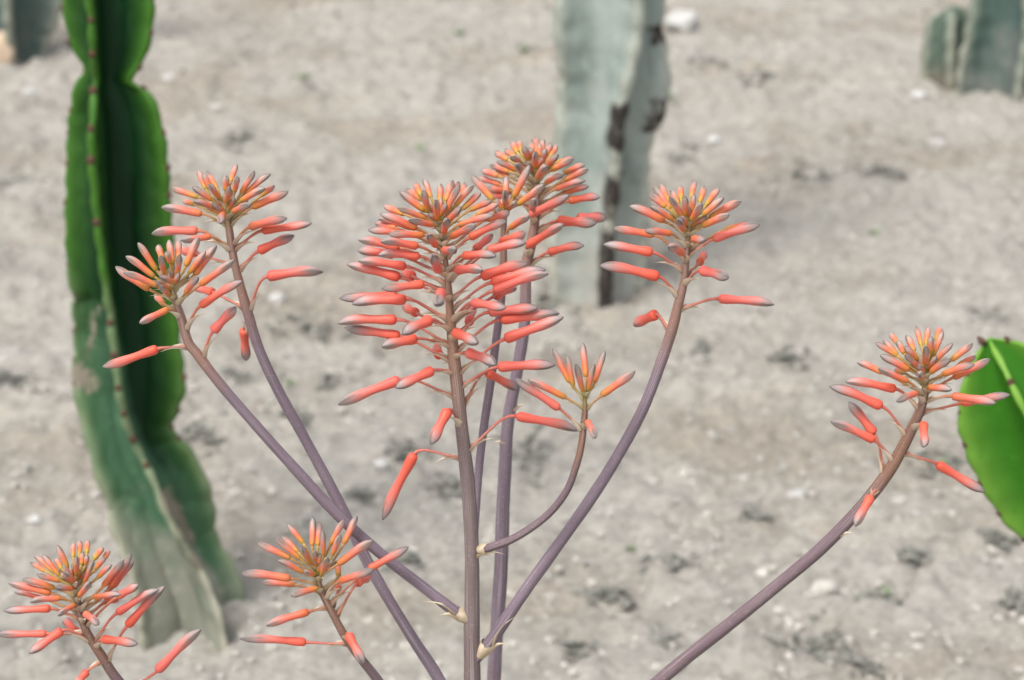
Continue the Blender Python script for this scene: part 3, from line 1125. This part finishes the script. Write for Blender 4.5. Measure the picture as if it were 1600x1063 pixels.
def flowers(st, origin, scale, text, big=1.0):
    for line in text.strip().splitlines():
        f = [float(x) for x in line.split()]
        cv = lambda x, y: (origin[0] + x * scale, origin[1] + y * scale)
        bx, by = cv(f[0], f[1]); tx, ty = cv(f[2], f[3]); dz = f[4]
        SEED[0] += 1
        r2 = random.Random(SEED[0])
        i0 = st.nearest(bx, by)
        dp = math.dist((bx, by), st.pxs[i0])
        if len(f) > 6:
            ia = st.nearest(*cv(f[5], f[6]))
        else:
            k = 0.5 if i0 > 2 else 0.45
            ia = st.at_len(st.len_px[i0] + k * dp + 2)
        a = st.P[ia]
        Ya = a.y
        mp = mpp(Ya)
        L3 = math.hypot(math.dist((bx, by), (tx, ty)), dz)
        mat_ = max(0.0, min(1.0, (L3 - 42) / 46))
        head = max(0.0, min(1.0, st.len_px[ia] / 75.0))
        if head >= 1: mat_ = max(mat_, min(0.9, st.len_px[ia] / 130.0))
        mat_ = max(0.0, min(1.0, mat_ + r2.uniform(-0.12, 0.08)))
        youth = max(0.0, min(1.0, 1.08 - (0.55 * mat_ + 0.6 * head)))
        pk = 0.28 + 0.45 * head
        Yb = Ya - dz * pk * mp
        b = pix(bx, by, Yb)
        t = pix(tx, ty, Yb - dz * mp)
        rad = (5.4 + 3.2 * mat_) * mp * big * r2.uniform(0.90, 1.09)
        L = (t - b).length
        fd = (t - b).normalized()
        up = Vector((0, 0, 1)) - fd * fd.z
        bend = up * L * r2.uniform(-0.015, 0.07) + fd.cross(up) * L * r2.uniform(-0.03, 0.03)
        make_flower(st.o, b, t, rad, youth, bend, SEED[0])
        make_pedicel(st.o, a, b + fd * 0.001, fd, 2.1 * mp * (0.85 + 0.3 * head), youth)
        bd = (b - a)
        bl = max(18.0, min(42.0, bd.length / mp * 0.8 + 8)) * mp * r2.uniform(0.8, 1.1)
        if bd.length < 1e-4: bd = fd
        side_dn = (-(b - a).normalized() * 0.0 + Vector((0, 0, -1)) * 0.9 + (st.P[min(ia + 1, len(st.P) - 1)] - st.P[ia]).normalized() * 0.4)
        make_bract(st.o, a + bd.normalized() * st.rad[ia] * 0.75, bd, bl, 15 * mp * (0.62 + 0.38 * head), SEED[0] + 5000, green=max(0, 0.9 - head * 1.2), down=side_dn)


def crown(st, n, length, y_spread=16, seed=1):
    """Small unopened buds and bract tips packed round the growing tip."""
    r2 = random.Random(seed)
    for k in range(n):
        a = k * 2.39996
        f = (k + 0.5) / n
        i = st.at_len(2 + f * y_spread)
        p = st.P[i]
        mp = mpp(p.y)
        T = (st.P[max(i - 1, 0)] - st.P[i + 1]).normalized()
        N = Vector((0, -1, 0)); N = (N - T * N.dot(T)).normalized(); B = T.cross(N)
        out = N * math.cos(a) + B * math.sin(a)
        d = (T * (1.15 - 0.75 * f) + out * (0.25 + 0.75 * f)).normalized()
        b = p + out * 3.0 * mp
        SEED[0] += 1
        L = length * (0.55 + 0.5 * f) * mp * r2.uniform(0.85, 1.1)
        make_flower(st.o, b, b + d * L, 4.6 * mp * (0.8 + 0.35 * f), 1.0, out * L * 0.03, SEED[0])
        if k % 2 == 0:
            make_bract(st.o, p + out * 2 * mp, (d + out * 0.35), L * 0.85, 6.5 * mp, SEED[0] + 9000, green=0.7, down=-T)


def aloe_leaves(plant, base, n, length, seed):
    r2 = random.Random(seed)
    for k in range(n):
        a = k * 2.39996 + r2.uniform(-.15, .15)
        f = (k + 0.5) / n
        el = 0.35 + 0.85 * (1 - f)
        L = length * (0.75 + 0.25 * f) * r2.uniform(0.9, 1.05)
        out = Vector((math.cos(a), math.sin(a), 0))
        side = Vector((-math.sin(a), math.cos(a), 0))
        V, F = [], []
        n_ = 9
        for i in range(n_):
            t = i / (n_ - 1)
            ang = el - 0.5 * t
            c = base + out * (0.015 + L * t * math.cos(ang)) + Vector((0, 0, 0.015 + L * t * math.sin(ang) * (1 - 0.25 * t)))
            w = 0.034 * (1 - t) ** 0.75 + 0.001
            th = 0.010 * (1 - t) + 0.001
            up = Vector((0, 0, 1)) * math.cos(ang) - out * math.sin(ang)
            for j in range(8):
                b = 2 * math.pi * j / 8
                V.append(c + side * (w * math.cos(b)) + up * (th * math.sin(b) + 0.35 * w * math.cos(b) ** 2))
        for i in range(n_ - 1):
            for j in range(8):
                j2 = (j + 1) % 8
                F.append((i * 8 + j, i * 8 + j2, (i + 1) * 8 + j2, (i + 1) * 8 + j))
        link_mesh('leaf', V, F, M_LEAF, plant, base)


def sheath(st, idx, ang_dir, length, width, seed, **k):
    p = st.P[idx]
    make_bract(st.o, p, ang_dir, length * mpp(p.y), width * mpp(p.y), seed, **k)


# ---- front plant
YM = 1.25
mfoot = pix(738, 1063, YM)
basep = Vector((mfoot.x + 0.003, YM, gh(mfoot.x, YM)))
aloe = empty('aloe_plant', basep, 'flowering aloe with tall brown main stalk and branches carrying coral flower heads', 'aloe')
foot_pts = [(Vector((mfoot.x + 0.001, YM, 0.42)), 16 * mpp(YM)), (Vector((basep.x, YM, 0.15)), 18 * mpp(YM)), (Vector((basep.x, YM, basep.z - 0.02)), 20 * mpp(YM))]
main = Stalk(aloe, [(684, 326, YM, 2.5), (687, 350, YM, 3.2), (691, 380, YM, 3.8), (696, 420, YM, 5), (699, 455, YM, 6.5), (702, 500, YM, 8.2), (708, 560, YM, 10.8), (716, 620, YM, 11.5),
                    (723, 680, YM, 12), (729, 740, YM, 12.5), (734, 800, YM, 12.5), (738, 870, YM, 13), (738, 960, YM, 14), (738, 1063, YM, 15.5)] + foot_pts,
             M_MAIN, 260, ridge=0.06, label='thick upright brownish stalk with the largest coral flower head')
Z1 = ((500, 240), 400 / 1519.0)
Z2 = ((500, 480), 400 / 1519.0)
flowers(main, *Z1, """
660 265 612 150 -20
600 250 565 175 -30
712 290 715 180 -25
745 285 790 160 -30
765 270 822 170 -45
620 340 472 225 0
610 275 510 222 -45
640 345 610 220 18
695 395 685 275 30
745 350 828 190 0
800 310 912 190 -15
845 330 955 235 -25
850 260 860 180 -45
625 385 460 325 15
500 360 378 308 -35
575 445 358 360 0
670 425 525 395 40
760 400 838 318 40
735 470 758 390 50
550 440 345 390 -30
890 335 1020 280 -30
930 365 1060 300 -20
820 425 1030 365 5
990 390 1125 350 -35
885 500 1110 400 0
780 495 925 425 35
615 485 405 480 20
510 472 285 455 -5
450 445 328 418 -40
685 545 640 485 55
735 575 805 570 58
580 550 360 525 25
470 560 228 515 0
590 610 345 605 20
440 598 225 580 -25
700 690 668 605 58
850 605 1045 610 30
990 575 1225 530 0
1070 530 1220 475 -35
920 570 1025 480 -45
510 670 225 640 0
475 735 160 660 -8
545 728 500 695 -80
810 690 965 695 38
955 730 1235 655 0
1015 765 1340 690 5
1030 812 1355 715 12
1040 845 1165 800 -50
615 775 365 800 20
720 825 695 895 75
510 865 190 895 5
460 843 115 860 -20
905 885 1105 915 38
1000 940 1295 915 0
455 985 105 1010 0
1070 985 1420 950 -5
570 945 500 905 -80
""")
flowers(main, *Z2, """
655 75 487 163 40
1095 190 1445 60 0
475 172 145 120 -12
570 187 365 235 35 760 225
800 150 935 215 55
885 90 905 5 -75
705 285 690 250 -90
875 270 1045 345 50 800 290
1055 355 1395 345 0 835 480
990 388 1165 490 -35 872 610
670 375 447 480 35 800 385
475 430 108 580 0 770 530
760 610 655 815 40 800 700
560 870 372 1263 0 830 890
1165 645 1530 735 0 895 850
""", big=1.06)
crown(main, 8, 36, 22, 3)

# side branch that bends up to the lower left head
LLb = Stalk(aloe, [(268, 438, 1.235, 3), (270, 455, 1.235, 5), (276, 475, 1.235, 6.5), (283, 497, 1.235, 7.5), (294, 535, 1.235, 8.5), (309, 555, 1.235, 9), (346, 603, 1.235, 9), (395, 660, 1.237, 9),
                   (450, 722, 1.24, 9.5), (520, 797, 1.243, 10), (600, 868, 1.247, 10), (660, 916, 1.25, 10), (705, 951, 1.25, 10.5), (738, 972, 1.25, 9)],
            M_PURPLE, 150, 'slender purple side branch bending to the left head below the rear left head', name='branch')
ZL = ((150, 360), 270 / 1196.0)
flowers(LLb, *ZL, """
420 278 290 85 0
405 322 205 180 0
370 410 135 250 -15
425 385 190 295 12
460 205 430 100 -15
470 300 445 175 20
515 230 490 145 5
530 240 505 65 -20
570 215 568 65 -35
565 300 578 170 22
620 250 715 50 -20
640 302 760 145 0
680 308 835 105 -12
545 362 445 325 40
720 378 960 205 0 590 500
620 432 710 325 35
500 447 445 385 35
470 512 410 445 -50
500 545 300 645 28 580 595
720 525 1015 350 12 640 690
428 820 45 945 0 635 805
808 700 970 530 -5 745 880
""")
crown(LLb, 8, 38, 16, 5)

# rear left branch
Bb = Stalk(aloe, [(352.5, 318, 1.31, 3), (354.5, 336, 1.31, 5), (358, 358, 1.31, 6.5), (363, 390, 1.31, 7), (371, 428, 1.31, 7.5), (385, 482, 1.31, 9), (404, 545, 1.31, 9), (436, 615, 1.31, 9.3),
                  (482, 697, 1.308, 9.6), (530, 785, 1.305, 10), (577, 880, 1.30, 10.3), (640, 990, 1.29, 10.5), (695, 1075, 1.28, 11), (742, 1180, 1.25, 10)],
           M_PURPLE, 170, 'purple grey branch rising to the rear left flower head', name='branch')
ZB = ((220, 240), 300 / 1595.0)
flowers(Bb, *ZB, """
545 300 475 145 -30
580 295 510 170 -5
635 295 550 145 -35
745 240 795 85 -30
705 312 708 185 0
780 320 800 190 8
830 332 945 145 -5
870 332 1080 170 -15
1000 350 1110 265 -30
655 372 565 255 20
715 402 740 275 30
592 392 425 275 8
480 365 250 290 -10
450 425 350 390 -40
635 457 440 400 30
510 500 170 450 0
825 395 1035 290 12
925 447 1225 315 0
765 482 915 425 42
685 505 665 580 62
900 612 1215 540 12 770 745
1005 642 1420 580 0 800 795
975 812 1275 680 -10 840 975
475 640 90 670 -5 650 800
580 690 330 722 22 735 805
450 825 345 820 -55 745 930
1050 1020 1515 985 0 925 1300
600 1154 450 1115 -30 820 1310
856 1460 877 1720 -22 850 1380
""", big=0.97)
crown(Bb, 8, 40, 18, 6)

# right branch
Rb = Stalk(aloe, [(1075.5, 336, 1.26, 3), (1075, 358, 1.26, 5), (1073, 380, 1.26, 5.2), (1071, 410, 1.26, 6.2), (1068, 442, 1.26, 7.2), (1059, 480, 1.26, 8.6), (1051, 512, 1.26, 9.7), (1035, 560, 1.26, 9.7), (1002, 645, 1.258, 10),
                  (950, 737, 1.255, 10.3), (882, 838, 1.252, 10.6), (822, 922, 1.25, 11), (776, 990, 1.25, 11.5), (744, 1030, 1.25, 10)],
           M_PURPLE, 190, 'purple branch rising to the right to a neat flower head', name='branch')
ZR = ((900, 260), 340 / 1390.0)
flowers(Rb, *ZR, """
565 350 340 255 0
575 262 465 175 -10
605 275 490 135 -20
592 232 535 118 -40
620 342 470 255 18
680 325 597 195 15
655 245 605 155 -30
672 212 672 135 -40
700 320 697 190 18
735 205 758 88 -30
742 292 752 180 0
790 232 820 125 -30
735 347 805 238 28
810 312 945 200 0
825 255 915 140 -30
850 332 1055 225 -15
805 382 980 310 22
690 407 650 340 45
610 430 440 415 28
500 438 240 395 -5
490 550 175 500 0 680 660
530 705 150 635 8 680 845
750 465 825 470 62
680 555 590 515 62 715 590
875 465 1175 375 0 735 570
960 402 1115 365 -28
790 615 825 550 -55 735 705
800 665 975 715 45 715 750
910 845 1265 885 0 690 925
512 945 370 1012 -45 620 1055
""")
crown(Rb, 8, 38, 18, 7)

# short curved branch
Sb = Stalk(aloe, [(913, 612, 1.235, 2.5), (913, 626, 1.235, 4), (913, 642, 1.235, 5.5), (911, 664, 1.235, 6.2), (908, 690, 1.235, 6.5), (901, 722, 1.235, 6.6), (884, 768, 1.237, 6.8), (852, 808, 1.24, 7),
                  (806, 840, 1.243, 7.2), (768, 855, 1.246, 7.5), (738, 862, 1.25, 6.5)],
           M_BROWN, 110, 'short brown branch curving upward to a small sparse head', name='branch')
ZS = ((780, 520), 230 / 1358.0)
flowers(Sb, *ZS, """
655 462 490 150 -10
685 490 620 210 -5
772 545 705 290 20
800 410 775 95 -30
880 465 975 165 -10
820 535 880 290 12
940 580 1255 355 0 815 710
615 600 265 435 8 750 690
555 700 145 425 8 725 890
815 818 885 975 55 760 860
""", big=0.95)

# thin branch behind the main stalk
Tb = Stalk(aloe, [(789.5, 318, 1.31, 3.5), (788.5, 340, 1.31, 5), (787.5, 365, 1.31, 5.5), (787, 410, 1.31, 6.5), (782.5, 469, 1.31, 7), (775, 520, 1.31, 7.2), (766, 590, 1.308, 7.5), (753, 691, 1.30, 7.5), (745, 785, 1.285, 7.5), (738, 880, 1.262, 7)],
           M_PURPLE, 130, 'thin purple branch rising close behind the main stalk', name='branch')
ZC = ((680, 180), 320 / 1417.0)
flowers(Tb, *ZC, """
400 590 250 415 -20
490 565 492 420 -22
485 645 482 520 28
543 570 655 345 0
568 622 755 480 12
515 782 650 700 30 490 900
430 690 380 600 -40
""")
crown(Tb, 6, 30, 14, 8)

# long right-hand branch
Db = Stalk(aloe, [(1447, 566, 1.245, 3), (1448, 588, 1.245, 5), (1447, 611, 1.245, 7), (1441, 636, 1.245, 8.5), (1428, 664, 1.245, 9.8), (1410, 699, 1.245, 10.5), (1388, 737, 1.245, 11), (1350, 787, 1.245, 11.2), (1290, 850, 1.246, 11.4),
                  (1215, 914, 1.247, 11.7), (1130, 984, 1.248, 12), (1030, 1063, 1.25, 12.5), (900, 1178, 1.25, 13), (800, 1290, 1.25, 13.5), (742, 1380, 1.25, 12)],
           M_BROWN, 210, 'long brown purple branch sweeping far right to a broad head', name='branch')
ZD = ((1280, 490), 0.2)
flowers(Db, *ZD, """
610 335 440 225 -5
615 325 500 210 -30
625 245 555 155 -35
662 312 610 210 -10
745 300 680 170 -20
800 260 755 95 -30
835 250 850 100 -30
770 362 670 255 8
920 205 945 115 -50
890 332 970 140 -10
870 300 875 180 5
832 402 832 255 28
785 432 670 325 22
705 442 475 325 0
660 462 600 440 -40
500 462 295 385 -15
695 532 460 430 18
890 387 1045 235 8
1030 367 1200 235 -15
870 457 1025 355 32
1090 402 1225 335 -30
960 477 1215 400 12
1045 502 1335 355 -5
805 502 785 478 58
600 590 205 535 0 785 730
490 725 80 570 0 680 940
855 577 1035 597 42
760 622 605 690 42
1035 645 1380 702 18 855 690
1110 702 1490 635 -12 850 800
430 940 230 690 -22 485 1240
430 990 90 845 8 585 1150
815 860 815 1045 48 745 890
920 1175 1293 1395 0 690 1110
405 1430 282 1665 38 480 1370
""")
crown(Db, 8, 38, 18, 9)

# lower left-of-centre branch
Eb = Stalk(aloe, [(493.5, 882, 1.225, 3), (497, 905, 1.225, 5), (503, 926, 1.225, 6), (516, 951, 1.225, 7), (537, 990, 1.226, 7.5), (558, 1021, 1.227, 8), (590, 1063, 1.23, 8.5), (640, 1135, 1.235, 9.5), (695, 1230, 1.243, 10.5), (736, 1340, 1.25, 10)],
           M_BROWN, 150, 'brown branch leaning left to the lower head beside the main stalk', name='branch')
ZE = ((340, 780), 360 / 1352.0)
flowers(Eb, *ZE, """
505 262 410 145 -10
475 315 375 215 -25
485 352 335 225 0
430 347 230 255 -10
555 275 560 105 -25
588 275 595 130 -25
622 332 615 180 8
545 382 495 280 30
575 362 572 310 20
660 272 745 120 -15
740 262 820 100 -25
672 332 720 210 8
505 432 350 360 18
705 382 915 245 0
885 412 1120 280 -15
610 442 645 345 42
715 482 915 410 22
820 492 890 460 -40
430 465 140 440 0 575 510
455 502 260 495 -30
710 452 705 380 -40
585 522 430 570 32
535 660 285 745 12 645 640
520 840 130 820 0 735 870
765 790 855 970 32 740 820
710 527 700 490 -70 690 640
""", big=0.98)
crown(Eb, 7, 36, 16, 10)

# lowest left branch
Fb = Stalk(aloe, [(114, 895, 1.21, 3.5), (117, 918, 1.21, 5.5), (121, 940, 1.21, 6.5), (126, 964, 1.21, 7), (138, 993, 1.21, 8), (160, 1027, 1.21, 9), (184, 1063, 1.212, 9.5), (250, 1140, 1.217, 10.5), (380, 1250, 1.226, 11.5), (560, 1380, 1.24, 12.5), (738, 1520, 1.25, 12)],
           M_BROWN, 150, 'brown branch low at the left carrying a dense grey tipped head', name='branch')
ZF = ((0, 780), 340 / 1277.0)
flowers(Fb, *ZF, """
398 402 335 270 -5
365 412 325 350 -20
430 342 428 255 -20
465 332 468 245 -35
510 315 515 250 -35
505 385 512 330 0
550 355 605 285 -25
595 372 640 305 -35
450 452 450 335 20
480 385 490 310 -10
495 492 550 360 12
560 412 615 340 -5
572 462 655 385 8
605 512 725 360 -10
645 515 770 320 -20
665 515 785 365 -28
325 432 200 335 -15
350 452 250 325 -10
265 422 175 375 -25
352 482 215 440 12
322 522 135 470 0
300 552 50 495 -5
245 582 85 545 -20
445 492 375 430 28
425 527 325 520 32
465 567 530 485 38
550 577 710 560 28
690 572 815 500 5
620 602 700 580 -30
355 582 175 605 22
298 642 20 655 0
435 622 340 685 42
500 672 575 740 48
275 790 -20 795 -5 480 790
365 770 170 905 22 495 860
600 822 810 850 22 550 860
450 782 375 710 -45
685 670 935 530 0 560 830
745 745 970 510 -8 640 950
920 1010 1180 765 0 720 1150
510 1012 440 1095 22 580 960
""", big=0.98)
crown(Fb, 10, 36, 20, 11)

# papery sheaths where the branches leave the main stalk
for (px, py, dx, dz_, l, w, sdv) in ((716, 962, -0.75, 0.35, 30, 17, 1), (760, 1016, 0.75, 0.75, 34, 19, 2), (744, 866, 0.9, 0.15, 26, 15, 3), (746, 868, 0.95, 0.35, 44, 10, 4),
                                 (712, 958, -0.85, 0.55, 62, 9, 5), (768, 1010, 0.5, 0.9, 78, 8, 6)):
    p = pix(px, py, YM - 0.004)
    make_bract(main.o, p, Vector((dx, -0.1, dz_)), l * mpp(YM), w * mpp(YM), 700 + sdv, green=0.25)
make_bract(Db.o, pix(1312, 836, 1.242), Vector((0.85, -0.2, 0.35)), 24 * mpp(1.25), 9 * mpp(1.25), 801)


def collar(st, d0, length, flare, seed):
    r2 = random.Random(seed)
    n = len(st.P)
    tot = st.len_px[-1]
    V, F, A = [], [], []
    S, K = 18, 6
    mp = mpp(YM)
    for j in range(K):
        t = j / (K - 1)
        i = st.at_len(tot - d0 - length * t)
        p = st.P[i]
        T = (st.P[max(0, i - 1)] - st.P[min(n - 1, i + 1)]).normalized()
        N = Vector((0, -1, 0)); N = (N - T * N.dot(T)).normalized(); B = T.cross(N)
        for k in range(S):
            a = 2 * math.pi * k / S
            w = mnoise.noise(Vector((math.cos(a) * 1.3, math.sin(a) * 1.3, seed)))
            rr = st.rad[i] * (1.10 + flare * math.sin(math.pi * min(1, t * 0.8)) + 0.10 * w * t)
            V.append(p + (N * math.cos(a) + B * math.sin(a)) * rr + T * (t * 9 * mp * w))
            A.append((t * 0.22, 0.62 + 0.45 * math.sin(5 * a + 3 * t), 0.15 + 0.3 * w))
    for j in range(K - 1):
        for k in range(S):
            k2 = (k + 1) % S
            F.append((j * S + k, j * S + k2, (j + 1) * S + k2, (j + 1) * S + k))
    link_mesh('sheath', V, F, M_BRACT, st.o, st.P[-1], attr=A)


collar(LLb, 12, 20, 0.22, 1)
collar(Rb, 12, 24, 0.22, 2)
collar(Sb, 10, 14, 0.30, 3)
aloe_leaves(aloe, basep, 16, 0.26, 4)

# ---- second plant, behind
YC = 1.40
cf = pix(772, 1063, YC)
cbase = Vector((cf.x + 0.05, 1.66, gh(cf.x + 0.05, 1.66)))
aloe2 = empty('aloe_plant', cbase, 'second aloe with one straight purple stalk standing behind the main brown stalk', 'aloe')
Cb = Stalk(aloe2, [(836, 250, YC, 4), (838, 275, YC, 5.5), (838, 306, YC, 7), (836, 343, YC, 8), (830, 380, YC, 9), (822, 420, YC, 9.5), (820, 500, YC, 10), (807, 580, YC, 10.5), (793, 664, YC, 11), (788, 760, YC, 12), (783, 880, YC, 12.5), (773, 1063, YC, 13),
                   (Vector((cf.x - 0.004, 1.42, 0.42)), 14 * mpp(YC)), (Vector((cf.x + 0.02, 1.55, 0.18)), 15 * mpp(YC)), (Vector((cbase.x, 1.66, cbase.z - 0.02)), 16 * mpp(YC))],
           M_PURPLE, 200, 'straight purple stalk with a dense orange flower head')
flowers(Cb, *ZC, """
570 262 525 190 -30
592 255 585 180 -40
642 305 610 220 10
655 295 662 225 0
680 290 668 170 -30
700 285 692 155 -40
720 292 720 190 -10
735 282 750 170 -35
757 302 800 190 -25
792 295 840 210 -30
742 322 765 235 10
692 372 692 255 30
592 325 520 290 28
555 295 480 240 -25
505 312 412 258 -20
560 382 425 320 8
515 392 380 350 -25
602 402 565 345 50
505 422 418 400 -30
440 422 318 382 -10
770 352 850 275 25
802 382 955 305 0
835 335 960 295 -30
707 432 770 355 50
892 402 1035 345 -20
892 452 1060 375 -10
767 467 890 410 38
830 512 1040 455 0
880 542 1065 495 -15
925 592 1140 570 -10
455 482 290 430 -15
520 522 360 505 -35
520 562 380 560 -40
672 642 690 590 62
655 692 930 550 25
845 732 1120 745 0 690 800
985 716 1190 715 -20 700 800
640 902 890 755 35 640 960
780 950 1030 905 0 650 1045
""", big=0.98)
crown(Cb, 8, 34, 20, 12)
make_bract(Cb.o, pix(802, 640, YC - 0.002), Vector((0.75, -0.2, 0.7)), 24 * mpp(YC), 11 * mpp(YC), 821)
make_bract(Cb.o, pix(790, 692, YC - 0.002), Vector((-0.8, -0.2, 0.5)), 20 * mpp(YC), 12 * mpp(YC), 822)
aloe_leaves(aloe2, cbase, 14, 0.22, 9)
